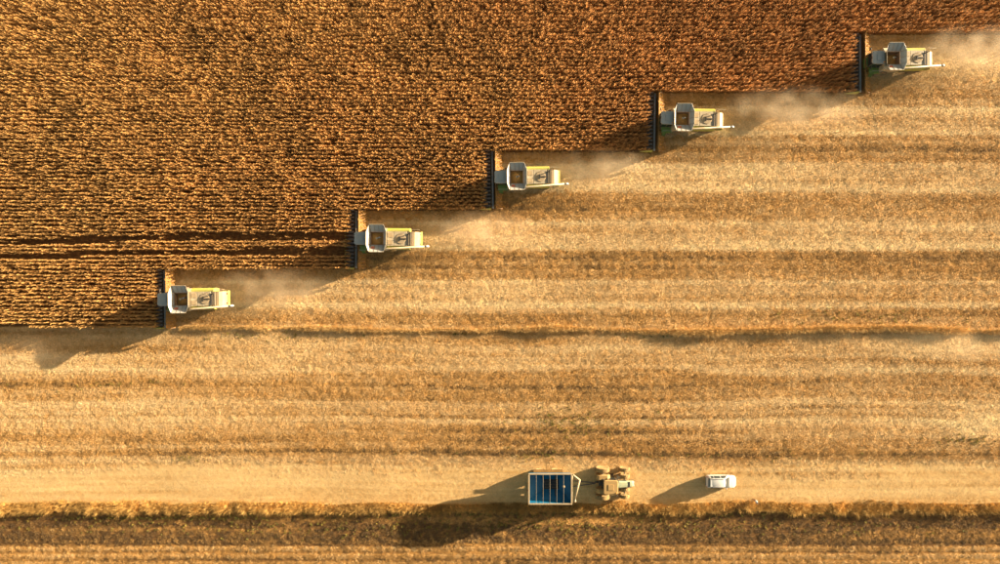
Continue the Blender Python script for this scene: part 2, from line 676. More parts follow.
def scatter(name, coll, x, y, tint, scale, rz=None, tilt=0.0, label=None, cat=None, zoff=0.0):
    n = len(x)
    z = relief(x, y) + zoff
    me = bpy.data.meshes.new(name)
    me.vertices.add(n)
    me.vertices.foreach_set('co', np.stack([x, y, z], 1).astype(np.float32).ravel())
    rot = np.zeros((n, 3), np.float32)
    rot[:, 2] = rng.uniform(0, 2 * math.pi, n) if rz is None else rz
    if tilt:
        rot[:, 0] = rng.normal(0, tilt, n)
        rot[:, 1] = rng.normal(0, tilt, n)
    a = me.attributes.new('rot', 'FLOAT_VECTOR', 'POINT')
    a.data.foreach_set('vector', rot.ravel())
    a = me.attributes.new('scl', 'FLOAT', 'POINT')
    a.data.foreach_set('value', np.asarray(scale, np.float32) * np.ones(n, np.float32))
    a = me.attributes.new('idx', 'INT', 'POINT')
    a.data.foreach_set('value', rng.integers(0, len(coll.objects), n).astype(np.int32))
    a = me.attributes.new('tint', 'FLOAT_COLOR', 'POINT')
    t4 = np.ones((n, 4), np.float32)
    t4[:, :3] = tint
    a.data.foreach_set('color', t4.ravel())
    o = bpy.data.objects.new(name, me)
    COL.objects.link(o)
    g = bpy.data.node_groups.new(name + '_scatter', 'GeometryNodeTree')
    g.interface.new_socket('Geometry', in_out='INPUT', socket_type='NodeSocketGeometry')
    g.interface.new_socket('Geometry', in_out='OUTPUT', socket_type='NodeSocketGeometry')
    gi = g.nodes.new('NodeGroupInput')
    go = g.nodes.new('NodeGroupOutput')
    iop = g.nodes.new('GeometryNodeInstanceOnPoints')
    ci = g.nodes.new('GeometryNodeCollectionInfo')
    ci.inputs['Collection'].default_value = coll
    ci.inputs['Separate Children'].default_value = True
    ci.inputs['Reset Children'].default_value = True

    def na(nm, dt):
        k = g.nodes.new('GeometryNodeInputNamedAttribute')
        k.data_type = dt
        k.inputs['Name'].default_value = nm
        return k.outputs['Attribute']
    e2r = g.nodes.new('FunctionNodeEulerToRotation')
    g.links.new(na('rot', 'FLOAT_VECTOR'), e2r.inputs[0])
    g.links.new(gi.outputs[0], iop.inputs['Points'])
    g.links.new(ci.outputs[0], iop.inputs['Instance'])
    iop.inputs['Pick Instance'].default_value = True
    g.links.new(na('idx', 'INT'), iop.inputs['Instance Index'])
    g.links.new(e2r.outputs[0], iop.inputs['Rotation'])
    g.links.new(na('scl', 'FLOAT'), iop.inputs['Scale'])
    g.links.new(iop.outputs[0], go.inputs[0])
    md = o.modifiers.new('scatter', 'NODES')
    md.node_group = g
    o['kind'] = 'stuff'
    if label:
        o['label'] = label
        o['category'] = cat
    return o


# --- standing corn in rows
cx, cy = [], []
row0 = CUT_Y + PITCH / 2
for r in range(0, 100):
    y = row0 + r * PITCH
    if y > 52:
        break
    p = int(r // 16)
    xe = HARV[p][0] - 4.45 if p < 5 else 92.0
    if xe > -92:
        x = np.arange(-92, xe, 0.20)
        x = x + rng.normal(0, .07, len(x))
        cx.append(x)
        yy = np.full(len(x), y) + rng.normal(0, .035, len(x)) + 0.12 * (vnoise(x, x * 0 + r * 3.7, 4, 41) - .5)
        cy.append(yy)
cx = np.concatenate(cx)
cy = np.concatenate(cy)
px, py = 500 + cx / S, 282 - cy / S
t1 = np.interp(px, [-120, 60, 90, 360], [242.2, 242.0, 239.3, 235.5])
t2 = np.interp(px, [-120, 60, 90, 360], [257.2, 256.8, 253.8, 250.5])
keep = (np.abs(py - t1) > 3.5) & (np.abs(py - t2) > 2.7) | (rng.random(len(cx)) < .035)
keep &= rng.random(len(cx)) > 0.05 + 0.25 * (vnoise(cx, cy, 2.5, 42) > .82)
# the lower edge bites in a little at the far left
keep &= ~((px < 38) & (py > 325))
cx, cy = cx[keep], cy[keep]
px = 500 + cx / S
n = len(cx)
warm = .12 + np.clip((px - 100) / 600, 0, 1) * 0.8 + 0.35 * (vnoise(cx, cy, 14, 43) - .5)
warm = np.clip(warm, 0, 1)[:, None]
gold = np.array((0.585, 0.335, 0.105))
rust = np.array((0.50, 0.232, 0.070))
tint = (gold * (1 - warm) + rust * warm) * (0.6 + 0.65 * rng.random(n) + 0.3 * (vnoise(cx, cy, 5, 44) - .5))[:, None]
scatter('standing_corn', C_CORN, cx, cy, tint, rng.uniform(.78, 1.10, n) * (.95 + .10 * vnoise(cx, cy, 3.2, 45)), tilt=.055, rz=rng.integers(0, 2, n) * math.pi + rng.normal(0, .16, n),
        label='standing ripe brown corn crop in rows, not yet harvested', cat='corn crop')


# --- stubble and chaff on the harvested part
def cut_mask(x, y):
    m = np.ones(len(x), bool)
    for i, (hx, hy) in enumerate(HARV):
        m &= ~((np.abs(y - (Y1 + PASS * i)) < PASS / 2 + .05) & (x < hx - 3.6))
    m &= y < Y1 + PASS * 4.5 - .05
    return m


def random_field(n, y0, y1):
    x = rng.uniform(-92, 92, n)
    y = rng.uniform(y0, y1, n)
    return x, y


yt = (282 - 458) * S
x, y = random_field(190000, yt - .6, Y1 + PASS * 4.5)
m = cut_mask(x, y)
x, y = x[m], y[m]
v = band(x, y)
# settle half of them on the old row lines
snap = rng.random(len(x)) < .5
yr = np.round((y - row0) / PITCH) * PITCH + row0 + rng.normal(0, .06, len(x))
y = np.where(snap, yr, y)
keep = rng.random(len(x)) < 0.55 + 0.35 * (1 - v)
x, y, v = x[keep], y[keep], v[keep]
n = len(x)
tint = strawcol(np.clip(v + rng.normal(0, .09, n), 0, 1.1), rng.uniform(.84, 1.16, n))
scatter('corn_stubble', C_STUB, x, y, tint, rng.uniform(.7, 1.25, n),
        label='brown corn stubble and torn leaves covering the harvested field', cat='stubble')
x, y = random_field(120000, yt - .3, Y1 + PASS * 4.5)
m = cut_mask(x, y)
x, y = x[m], y[m]
v = band(x, y)
keep = rng.random(len(x)) < np.clip((v - .3) * 1.9, .06, 1)
x, y, v = x[keep], y[keep], v[keep]
n = len(x)
tint = strawcol(np.clip(v * .75 + .28 + rng.normal(0, .08, n), 0, 1.1), rng.uniform(.88, 1.12, n))
scatter('chaff', C_CHAFF, x, y, tint, rng.uniform(.8, 1.3, n), zoff=.02,
        label='pale chaff strewn in long stripes behind the harvesters', cat='chaff')
# thin chaff trodden into the track
x, y = random_field(60000, (282 - 503) * S, yt + .3)
n = len(x)
tint = strawcol(np.clip(band(x, y) + .08 + rng.normal(0, .10, n), 0, 1.05), rng.uniform(.82, 1.15, n))
tint *= np.array((1.0, 1.0, .96))
scatter('trodden_straw', C_CHAFF, x, y, tint, rng.uniform(.35, .75, n),
        label='thin straw trodden flat on the pale dirt track', cat='straw')

x, y = random_field(26000, (282 - 492) * S, yt + .6)
d = (yt + .6 - y) / 5.7
keep = rng.random(len(x)) < np.clip(.85 - 1.5 * d + .7 * (aniso(x, y, 16, 1.2, 53) - .5), 0, 1)
x, y = x[keep], y[keep]
n = len(x)
tint = strawcol(np.clip(band(x, y) + rng.normal(0, .09, n), 0, 1.1), rng.uniform(.84, 1.16, n))
scatter('track_edge_stubble', C_STUB, x, y, tint, rng.uniform(.55, 1.0, n),
        label='thinning stubble along the upper edge of the dirt track', cat='stubble')

# --- dry grass verge along the lower field edge
n = 9000
x = rng.uniform(-92, 92, n)
vy0 = (282 - 502) * S + 0.7 * (vnoise(x, x * 0, 6, 61) - .5)
vy1 = (282 - 511.5) * S + 0.5 * (vnoise(x, x * 0, 5, 62) - .5)
t = rng.random(n)
y = vy0 + (vy1 - vy0) * t
keep = rng.random(n) < .12 + 1.1 * vnoise(x, y, 1.3, 63)
x, y, t = x[keep], y[keep], t[keep]
n = len(x)
c = np.array((0.58, 0.345, 0.10))[None] * (rng.uniform(.6, 1.15, n) * (.7 + .6 * vnoise(x, y, 3, 65)))[:, None]
scatter('dry_grass_verge', C_GRASS, x, y, c, rng.uniform(.4, 1.1, n) * (.5 + .65 * np.clip(t * 1.6, 0, 1)) * (.65 + .5 * vnoise(x, y, 1.2, 64)), tilt=.15,
        label='strip of tall golden dry grass along the lower field edge', cat='dry grass')

# --- leftover row of stalks and weeds below the harvested passes
n = 7600
x = rng.uniform(-48, 92, n)
x = x[rng.random(n) < .15 + 1.0 * vnoise(x, x * 0, 2.6, 73)]
n = len(x)
pyl = np.interp(500 + x / S, [235, 330, 400, 480, 560, 620, 700, 800, 900, 1000, 1120], [327.5, 328.5, 330.5, 330, 327.5, 330.5, 331.5, 329, 327.5, 332, 333]) + 1.2 * (vnoise(x, x * 0, 3, 71) - .5)
y = (282 - pyl) * S + rng.normal(0, .10, n)
c = np.array((0.64, 0.41, 0.155))[None] * rng.uniform(.7, 1.2, n)[:, None]
scatter('leftover_stalk_row', C_GRASS, x, y, c, rng.uniform(.55, 1.0, n) * (.45 + .8 * vnoise(x, y, 4, 72)) * np.interp(500 + x / S, [235, 500, 620, 1000], [.75, .8, 1.15, 1.15]), tilt=.2,
        label='thin leftover row of dry stalks dividing the harvested passes from older stubble', cat='dry stalks')

# --- lower field: broken brown soil, straw rows at the very bottom
x, y = random_field(52000, -60, (282 - 512) * S)
py = 282 - y / S
v = band(x, y)
snap = (py > 543) & (rng.random(len(x)) < .75)
yr = np.round((y + 40.05) / 1.12) * 1.12 - 40.05 + rng.normal(0, .10, len(x))
y = np.where(snap, yr, y)
keep = rng.random(len(x)) < np.clip((py - 508) / 45, .22, .85)
x, y, v = x[keep], y[keep], v[keep]
n = len(x)
py = 282 - y / S
tint = strawcol(np.clip(v + rng.normal(.0, .09, n) + .18 * snap[keep], 0, 1), rng.uniform(.75, 1.15, n))
scatter('lower_field_stubble', C_STUB, x, y, tint, rng.uniform(.6, 1.15, n),
        label='sparse brown stubble on the dark soil below the grass verge', cat='stubble')

# --- green weeds
wx, wy = [], []
for (ax, ay, rx, ry, k) in ((577, 424, 66, 20, 110), (560, 420, 34, 8, 30), (540, 456, 24, 4, 30), (970, 440, 34, 5, 45), (860, 318, 120, 10, 90), (655, 336, 40, 3, 12), (458, 334, 12, 2, 12),
                            (190, 458, 14, 3, 16), (110, 385, 70, 8, 30), (250, 335, 90, 6, 40), (700, 455, 260, 6, 50), (500, 526, 500, 10, 500), (500, 514, 500, 3, 420), (150, 518, 130, 2, 120)):
    wx.append((ax + rng.normal(0, .5, k) * rx - 500) * S)
    wy.append((282 - (ay + rng.normal(0, .5, k) * ry)) * S)
wx, wy = np.concatenate(wx), np.concatenate(wy)
n = len(wx)
c = np.array((0.13, 0.12, 0.03))[None] * rng.uniform(.6, 1.5, n)[:, None] + np.array((.16, .09, .01))[None] * rng.random(n)[:, None]
scatter('green_weeds', C_WEED, wx, wy, c, rng.uniform(.45, .9, n),
        label='scattered low olive green weeds growing through the stubble', cat='weeds')
#OBJECTS
# ------------------------------------------------------------------ machine materials
P_CREAM = paint('cream_paint', (0.46, 0.40, 0.28), .55, dust=.5, dcol=(.33, .22, .10))
P_DUSTCREAM = paint('dusty_cream_paint', (0.36, 0.28, 0.165), .6, dust=.5, dcol=(.34, .22, .10))
P_GREY = paint('pale_grey_steel', (0.35, 0.375, 0.37), .5, .15, dust=.25)
P_LIME = paint('lime_paint', (0.34, 0.36, 0.03), .5, dust=.40, dcol=(.48, .36, .16))
P_GREEN = paint('green_paint', (0.10, 0.22, 0.03), .5, dust=.2)
P_DARK = paint('dark_steel', (0.035, 0.036, 0.038), .6, dust=.22)
P_BLACK = paint('black_plastic', (0.018, 0.020, 0.023), .5, dust=.07)
P_SLATE = paint('dusty_slate_plastic', (0.095, 0.095, 0.10), .55, dust=.28, dcol=(.30, .19, .08), scale=2.2)
P_RUBBER = paint('dusty_rubber', (0.045, 0.042, 0.038), .9, dust=.45, dcol=(.40, .27, .13))
P_RUBBER2 = paint('clay_caked_rubber', (0.12, 0.085, 0.045), .9, dust=.7, dcol=(.46, .29, .10))
P_ROOF = paint('grey_roof', (0.29, 0.325, 0.32), .5, dust=.2)
P_STRAWDUST = paint('straw_dusted_steel', (0.20, 0.105, 0.03), .9, dust=.55, dcol=(.38, .19, .045), scale=1.3, bump=1.0)
P_HUSK = paint('corn_husk', (0.56, 0.29, 0.06), .9, dust=.5, dcol=(.45, .22, .05), scale=2)
P_RUST = paint('worn_tank_lining', (0.22, 0.13, 0.075), .7, dust=.5, dcol=(.36, .2, .08))
P_RED = paint('red_label', (0.42, 0.06, 0.03), .5, dust=.2)
P_MESH = paint('tan_mesh', (0.26, 0.22, 0.15), .8, dust=.5, scale=5)
P_WHITE = paint('white_car_paint', (0.56, 0.545, 0.505), .28, dust=.06)
P_CHROME = paint('bare_metal', (0.6, 0.6, 0.58), .35, .8, dust=.15)
P_TAN = paint('dust_caked_roof', (0.33, 0.205, 0.07), .75, dust=.5, dcol=(.40, .24, .08))
P_PALEGREEN = paint('faded_green_hood', (0.25, 0.31, 0.20), .45, dust=.25)
P_BLUE = paint('blue_paint', (0.003, 0.125, 0.235), .5, dust=.05, scale=2.5, dcol=(.15,.2,.2))
P_TARPBOW = paint('cream_tube', (0.42, 0.33, 0.20), .6, dust=.5, dcol=(.30, .19, .08))
P_BOW = paint('worn_bow_tube', (0.20, 0.17, 0.125), .6, dust=.3)
P_LAMP = paint('lamp_lens', (0.75, 0.72, 0.65), .15, dust=.1)
P_REDLAMP = paint('red_lens', (0.4, 0.02, 0.015), .2, dust=.1)
GLASS = glassmat('dark_glass')
GLASS2 = glassmat('car_glass', (0.05, 0.06, 0.06))


def wheel(root, x, y, r, w, rimcol, tyre=P_RUBBER, lugs=22, name='wheel', rim_r=.55):
    """tyre mesh with lugs, rim as its child; axle along y"""
    m = MB()
    hw = w / 2
    m.lathe([(r * rim_r, -hw * .8), (r * .80, -hw), (r * .93, -hw * .92), (r * .965, -hw * .5), (r * .965, hw * .5), (r * .93, hw * .92), (r * .80, hw), (r * rim_r, hw * .8)], (0, 0, 0), 'y', 28)
    for k in range(lugs):
        a = 2 * math.pi * k / lugs
        for s in (-1, 1):
            aa = a + (math.pi / lugs if s > 0 else 0)
            c = Vector((math.cos(aa) * r * .965, s * hw * .45, math.sin(aa) * r * .965))
            tan = Vector((-math.sin(aa), 0, math.cos(aa)))
            rad = Vector((math.cos(aa), 0, math.sin(aa)))
            d = (Vector((0, s, 0)) * .85 + tan * .45).normalized()
            e = d.cross(rad).normalized()
            vs = []
            for q1 in (-1, 1):
                for q2, q3 in ((-1, -1), (1, -1), (1, 1), (-1, 1)):
                    vs.append(c + rad * (q1 * r * .035) + d * (q2 * hw * .5) + e * (q3 * r * .035))
            m.add(vs, [(3, 2, 1, 0), (4, 5, 6, 7), (0, 1, 5, 4), (1, 2, 6, 5), (2, 3, 7, 6), (3, 0, 4, 7)])
    o = m.build(name, tyre, root)
    o.location = (x, y, r)
    m = MB()
    m.lathe([(.02, -hw * .75), (r * rim_r * .55, -hw * .75), (r * rim_r * .6, -hw * .5), (r * rim_r * 1.02, -hw * .82), (r * rim_r * 1.02, hw * .82), (r * rim_r * .6, hw * .5), (r * rim_r * .55, hw * .75), (.02, hw * .75)], (0, 0, 0), 'y', 20)
    m.build('rim', rimcol, o)
    return o


# ------------------------------------------------------------------ combine harvester (drives towards -x)
def make_harvester():
    t = empty('combine_harvester', (0, 0, 0))
    MB().bb(-1.7, 5.6, -1.0, 1.0, .75, 1.95).build('chassis', P_DARK, t, bevel=.05)
    # side panels with lime shoulders
    for s in (1, -1):
        prof = [(s * 1.06, 3.24), (s * 1.36, 3.20), (s * 1.54, 2.98), (s * 1.58, 2.3), (s * 1.50, 1.25), (s * 1.06, 1.25)]
        sp = MB().prism(prof, 1.45, 4.75, 'x').build('side_panel', P_LIME, t, bevel=.03)
        for k in range(3):
            MB().bb(1.55 + k * 1.08, 2.5 + k * 1.08, s * 1.575, s * 1.60, 1.5, 2.2).build('vent_panel', P_DARK, sp)
    # body under the tank
    MB().prism([(-1.5, 1.2), (1.5, 1.2), (1.55, 2.2), (-1.55, 2.2)], -1.35, 1.42, 'x').build('tank_body', P_CREAM, t, bevel=.03)
    for s in (1, -1):
        MB().prism([(s * 1.0, 2.2), (s * 1.55, 2.2), (s * 1.55, 3.0), (s * 1.2, 3.28), (s * 1.0, 3.29)], -1.35, 1.42, 'x').build('tank_side', P_CREAM, t, bevel=.03)
        MB().bb(s * 1.0, 1.42 if s > 0 else -1.35, -.99, .99, 2.2, 3.28).build('tank_end', P_CREAM, t, bevel=.02)
    # engine deck panels
    for k in range(3):
        x0 = 1.46 + k * .98
        MB().bb(x0, x0 + .955, -1.045, 1.045, 1.96, 3.36 + (.012 if k == 1 else 0)).build('deck_panel', P_CREAM, t, bevel=.025)
    scr = MB().lathe([(.02, 3.36), (.74, 3.36), (.76, 3.39), (.70, 3.41), (.10, 3.42), (.02, 3.43)], (3.45, 0, .02), 'z', 32).build('rotary_screen', P_MESH, t, smooth=False)
    MB().bb(3.35, 4.42, -.055, .055, 3.455, 3.52).build('screen_arm', P_BLACK, scr)
    MB().bb(3.28, 3.38, -.34, .34, 3.455, 3.525).build('suction_bar', P_BLACK, scr)
    for (x0, x1, y0, y1) in ((1.62, 2.28, .2, .85), (1.62, 2.28, -.85, -.2)):
        MB().bb(x0, x1, y0, y1, 3.363, 3.40).build('deck_hatch', P_DUSTCREAM, t, bevel=.01)
    for x0 in (1.442, 2.42, 3.40):
        MB().bb(x0, x0 + .014, -1.03, 1.03, 2.0, 3.345).build('seam_strip', P_DARK, t)
    for s in (1, -1):
        MB().bb(1.5, 4.7, s * 1.047, s * 1.059, 2.0, 3.30).build('edge_gap', P_DARK, t)
    # grille with slats behind the screen
    gr = MB().bb(4.41, 5.0, -1.045, 1.045, 1.96, 3.22).build('grille', P_DARK, t)
    for k in range(4):
        MB().bb(4.46 + k * .14, 4.53 + k * .14, -1.0, 1.0, 3.222, 3.30).build('slat', P_BLACK if k % 2 == 0 else P_CREAM, gr)
    MB().bb(4.36, 4.46, -.95, .75, 3.305, 3.42).build('air_duct', P_BLACK, t)
    MB().tube([(4.75, .75, 3.2), (4.75, .75, 3.75), (4.95, .75, 3.85)], .075, 10).build('exhaust', P_DARK, t, smooth=True)
    # rear hood
    MB().prism([(5.02, 1.4), (5.02, 3.12), (5.45, 3.10), (5.85, 2.85), (6.12, 2.35), (6.2, 1.6), (6.0, 1.2)], -1.04, 1.04, 'y').build('rear_hood', P_DUSTCREAM, t, bevel=.06)
    MB().prism([(5.4, .9), (5.4, 1.19), (5.98, 1.19), (6.26, 1.75), (6.4, 1.5), (6.25, .9)], -1.15, 1.15, 'y').build('straw_chopper', P_LIME, t, bevel=.03)
    for s in (1, -1):
        MB().bb(6.19, 6.25, s * .7 - .12, s * .7 + .12, 1.95, 2.1).build('tail_lamp', P_REDLAMP, t)
    for s in (1, -1):
        MB().tube([(4.8, s * 1.3, 3.2), (4.8, s * 1.3, 3.75), (6.1, s * 1.3, 3.6), (6.1, s * 1.3, 2.6), (5.7, s * 1.02, 2.5)], .025, 6).build('handrail', P_CREAM, t)
    # unloading auger
    ua = MB().tube([(.9, -1.62, 2.9), (1.35, -1.55, 3.22), (1.7, -1.46, 3.27), (6.98, -1.10, 3.27)], [.18, .18, .135, .135], 14).build('unloading_auger', P_CREAM, t, smooth=True)
    MB().tube([(6.93, -1.105, 3.27), (7.2, -1.08, 3.26), (7.4, -1.07, 3.1), (7.44, -1.07, 2.9)], [.15, .17, .17, .15], 12).build('spout', P_GREY, ua, smooth=True)
    # grain tank: lining, flaps, corner sheets, ribs
    m = MB()
    for a, b_ in (((-.95, -.95), (.95, -.95)), ((.95, -.95), (.95, .95)), ((.95, .95), (-.95, .95)), ((-.95, .95), (-.95, -.95))):
        m.slab([(a[0], a[1], 3.30), (b_[0], b_[1], 3.30), (b_[0] * .8, b_[1] * .8, 2.25), (a[0] * .8, a[1] * .8, 2.25)], .02)
    m.slab([(-.76, -.76, 2.25), (.76, -.76, 2.25), (.76, .76, 2.25), (-.76, .76, 2.25)], .02)
    # the lining is one open bin; the body above the deck frames it
    m.build('tank_lining', P_RUST, t)
    flaps = {
        'n': [(-.95, .97, 3.32), (.95, .97, 3.32), (1.05, 2.0, 4.15), (-1.05, 2.0, 4.15)],
        's': [(.95, -.97, 3.32), (-.95, -.97, 3.32), (-1.05, -2.0, 4.15), (1.05, -2.0, 4.15)],
        'w': [(-.97, -.95, 3.32), (-.97, .95, 3.32), (-1.46, .98, 4.2), (-1.46, -.98, 4.2)],
        'e': [(.97, .95, 3.32), (.97, -.95, 3.32), (1.46, -.98, 4.2), (1.46, .98, 4.2)]}
    for kk, q4 in flaps.items():
        f = MB().slab(q4, .03).build('tank_flap', P_GREY, t)
        p = [Vector(v) for v in q4]
        nrm = (p[1] - p[0]).cross(p[3] - p[0]).normalized()
        for u in ((.04, .35, .65, .96) if kk in 'ns' else (.04, .5, .96)):
            a = p[0].lerp(p[1], u) + nrm * .05
            c = p[3].lerp(p[2], u) + nrm * .05
            MB().tube([a, c], .026, 5).build('rib', P_BOW, f)
        if kk == 's':
            MB().slab([p[0].lerp(p[1], .62).lerp(p[3].lerp(p[2], .62), .2) + nrm * .036, p[0].lerp(p[1], .9).lerp(p[3].lerp(p[2], .9), .2) + nrm * .036,
                       p[0].lerp(p[1], .9).lerp(p[3].lerp(p[2], .9), .55) + nrm * .036, p[0].lerp(p[1], .62).lerp(p[3].lerp(p[2], .62), .55) + nrm * .036], .006).build('warning_label', P_RED, f)
        MB().tube([p[3] + nrm * .02, p[2] + nrm * .02], .03, 6).build('rim_rail', P_CREAM, f)
    for sx in (-1, 1):
        for sy in (-1, 1):
            MB().slab([(sx * .96, sy * .96, 3.32), (sx * 1.06, sy * 1.98, 4.13), (sx * 1.44, sy * .99, 4.18)], .02).build('corner_sheet', P_GREY, t)
    fa = MB().tube([(.75, .35, 2.35), (.45, .22, 2.9), (.18, .10, 3.3)], .11, 10).build('fill_auger', P_CHROME, t, smooth=True)
    MB().tube([(.18, .10, 3.3), (.02, .03, 3.42), (-.12, -.02, 3.38)], [.12, .16, .17], 10).build('auger_mouth', P_CREAM, fa, smooth=True)
    # cab
    cab = MB().prism([(-2.95, 1.75), (-3.12, 2.5), (-3.02, 3.42), (-1.45, 3.42), (-1.4, 1.75)], -.86, .86, 'y').build('cab', GLASS, t, bevel=.04)
    for (x, z0, z1) in ((-3.08, 1.8, 3.44), (-1.46, 1.8, 3.44), (-2.2, 1.8, 3.44)):
        for s in (1, -1):
            MB().bb(x - .04, x + .05, s * .84, s * .90, z0, z1).build('pillar', P_DARK, cab)
    rf = MB().prism([(-3.22, -.78), (-3.05, -.93), (-1.46, -.96), (-1.46, .96), (-3.05, .93), (-3.22, .78)], 3.46, 3.74, 'z').build('roof', P_ROOF, cab, bevel=.09)
    MB().bb(-2.6, -1.9, -.45, .45, 3.742, 3.80).build('roof_hatch', P_ROOF, rf, bevel=.03)
    MB().lathe([(.02, 3.74), (.07, 3.74), (.06, 3.9), (.02, 3.93)], (-1.62, -.72, 0), 'z', 10).build('beacon', paint('amber_lens', (.7, .25, .02), .3, dust=.1), rf)
    for s in (1, -1):
        mr_ = MB().tube([(-3.0, s * .9, 3.2), (-3.15, s * 1.35, 3.15)], .025, 6).build('mirror_arm', P_DARK, cab)
        MB().bb(-3.2, -3.12, s * 1.28, s * 1.52, 2.75, 3.2).build('mirror', P_BLACK, mr_, bevel=.02)
        for q in (.3, .62):
            MB().bb(-3.26, -3.2, s * q - .08, s * q + .08, 3.52, 3.64).build('work_lamp', P_LAMP, rf)
    # driver's platform and ladder on the south side
    pf = MB().bb(-2.75, -1.25, -1.72, -.92, 1.72, 1.80).build('platform', P_GREEN, t)
    MB().prism([(-2.0, 1.0), (-2.0, 1.71), (-1.0, 1.71), (-.75, 1.3)], -1.70, -1.02, 'y').build('green_fender', P_GREEN, t)
    m = MB()
    m.tube([(-2.7, -1.68, 1.8), (-2.7, -1.68, 2.75), (-1.3, -1.68, 2.75), (-1.3, -1.68, 1.8)], .025, 6)
    m.build('railing', P_GREY, pf)
    ld = MB()
    for x in (-2.55, -2.05):
        ld.tube([(x, -1.74, 1.76), (x, -2.1, .45)], .035, 6)
    ld = ld.build('ladder', P_GREEN, t)
    for k in range(4):
        f_ = (k + .5) / 4
        MB().bb(-2.56, -2.04, -1.74 - .36 * f_ - .08, -1.74 - .36 * f_ + .08, 1.76 - 1.31 * f_, 1.80 - 1.31 * f_).build('rung', P_GREEN, ld)
    # wheels
    for s in (1, -1):
        wheel(t, -.75, s * 1.38, .95, .72, P_LIME)
        wheel(t, 4.0, s * 1.28, .64, .45, P_LIME, lugs=18)
    MB().tube([(-.75, -1.1, .95), (-.75, 1.1, .95)], .16, 8).build('front_axle', P_DARK, t)
    MB().tube([(4.0, -1.1, .64), (4.0, 1.1, .64)], .12, 8).build('rear_axle', P_DARK, t)
    # feeder house and corn header
    MB().prism([(-3.0, .55), (-3.0, 1.25), (-1.4, 1.95), (-1.4, 1.15)], -.72, .72, 'y').build('feeder_house', P_GREEN, t, bevel=.03)
    W = PASS / 2 - .02
    hd = MB().prism([(-3.14, 1.36), (-3.02, 1.38), (-2.16, .62), (-2.16, .42), (-2.3, .42)], -W, W, 'y').build('header', P_STRAWDUST, t, bevel=.02)
    m = Strip()
    rr_ = random.Random(77)
    for k in range(760):
        f_ = rr_.random() ** .9 * 1.1
        px0, pz0 = -3.05 + .9 * f_, 1.40 - .76 * f_
        m.leaf((px0, rr_.uniform(-W + .1, W - .1), pz0 + .01), rr_.uniform(0, 6.28), rr_.uniform(.18, .5), rr_.uniform(.05, .10), rr_.uniform(-.2, .6), rr_.uniform(.3, 1.6), 2, rr_.uniform(-1, 1), rr_.uniform(-.6, .6))
    rs = m.build('leaf_residue', P_HUSK, hd)
    rs['kind'] = 'stuff'
    rib = None
    for k in range(17):
        y = -W + .06 + (2 * W - .12) * k / 16
        if rib is None:
            rib = MB().prism([(-3.03, 1.385), (-2.98, 1.44), (-2.12, .70), (-2.165, .64)], -.03, .03, 'y').build('back_rib', P_RUST, hd)
            q_ = rib
        else:
            q_ = rib.copy()
            COL.objects.link(q_)
            q_.parent = hd
        q_.location.y = y
    MB().bb(-4.05, -2.31, -W + .01, W - .01, .34, .415).build('trough', P_STRAWDUST, hd)
    MB().tube([(-3.08, -W, 1.40), (-3.08, W, 1.40)], .055, 8).build('top_beam', P_STRAWDUST, hd)
    au = MB().tube([(-3.52, -W + .1, .74), (-3.52, W - .1, .74)], .15, 10).build('cross_auger', P_GREY, hd, smooth=True)
    m = MB()
    nT, per = 14, 14
    prev = None
    for side in (-1, 1):
        vs = []
        for k in range(nT * per + 1):
            yy = side * (W - .15) * (1 - k / (nT * per))
            a = side * 2 * math.pi * k / per
            for rr in (.14, .29):
                vs.append((-3.52 + math.cos(a) * rr, yy, .74 + math.sin(a) * rr))
        m.add(vs, [(2 * k, 2 * k + 1, 2 * k + 3, 2 * k + 2) for k in range(nT * per)])
    m.build('flighting', P_GREY, au)
    # 17 snouts, the two outer ones larger
    def snout(wd, ln, top):
        m = MB()
        rings = []
        for f_, ww, zt in ((0, 1.0, 1.0), (.18, 1.0, 1.02), (.45, .88, .9), (.72, .62, .66), (.9, .3, .42), (1.0, .06, .26)):
            x = -3.86 - ln * f_
            z0 = .36 - .2 * f_
            zz = z0 + (top - .36) * zt
            hw_ = wd / 2 * ww
            rings.append([(x, -hw_, z0), (x, hw_, z0), (x, hw_, z0 + (zz - z0) * .55), (x, hw_ * .55, z0 + (zz - z0) * .93), (x, 0, zz), (x, -hw_ * .55, z0 + (zz - z0) * .93), (x, -hw_, z0 + (zz - z0) * .55)])
        return m.loft(rings)
    first = first_tip = None
    for k in range(17):
        y = -PASS / 2 + PITCH * k
        big = k in (0, 16)
        if big:
            y *= .985
            o = snout(.26, 1.75, 1.25).build('end_divider', P_LIME if k == 0 else P_SLATE, hd)
            o.location.y = y
        else:
            if first is None:
                first = snout(.37, 1.45, .98).build('snout', P_SLATE, hd, smooth=False)
                first_tip = MB().tube([(-5.12, 0, .44), (-5.3, 0, .33), (-5.42, 0, .2)], [.085, .06, .015], 8).build('tip', P_LIME, first)
                o = first
            else:
                o = first.copy()
                COL.objects.link(o)
                o.parent = hd
                tp = first_tip.copy()
                COL.objects.link(tp)
                tp.parent = o
            o.location.y = y
    row = None
    for k in range(16):
        y = -PASS / 2 + PITCH * (k + .5)
        if row is None:
            row = MB().bb(-4.75, -3.86, -.075, .075, .30, .40).build('row_unit', P_DARK, hd)
            o = row
        else:
            o = row.copy()
            COL.objects.link(o)
            o.parent = hd
        o.location.y = y
    return t


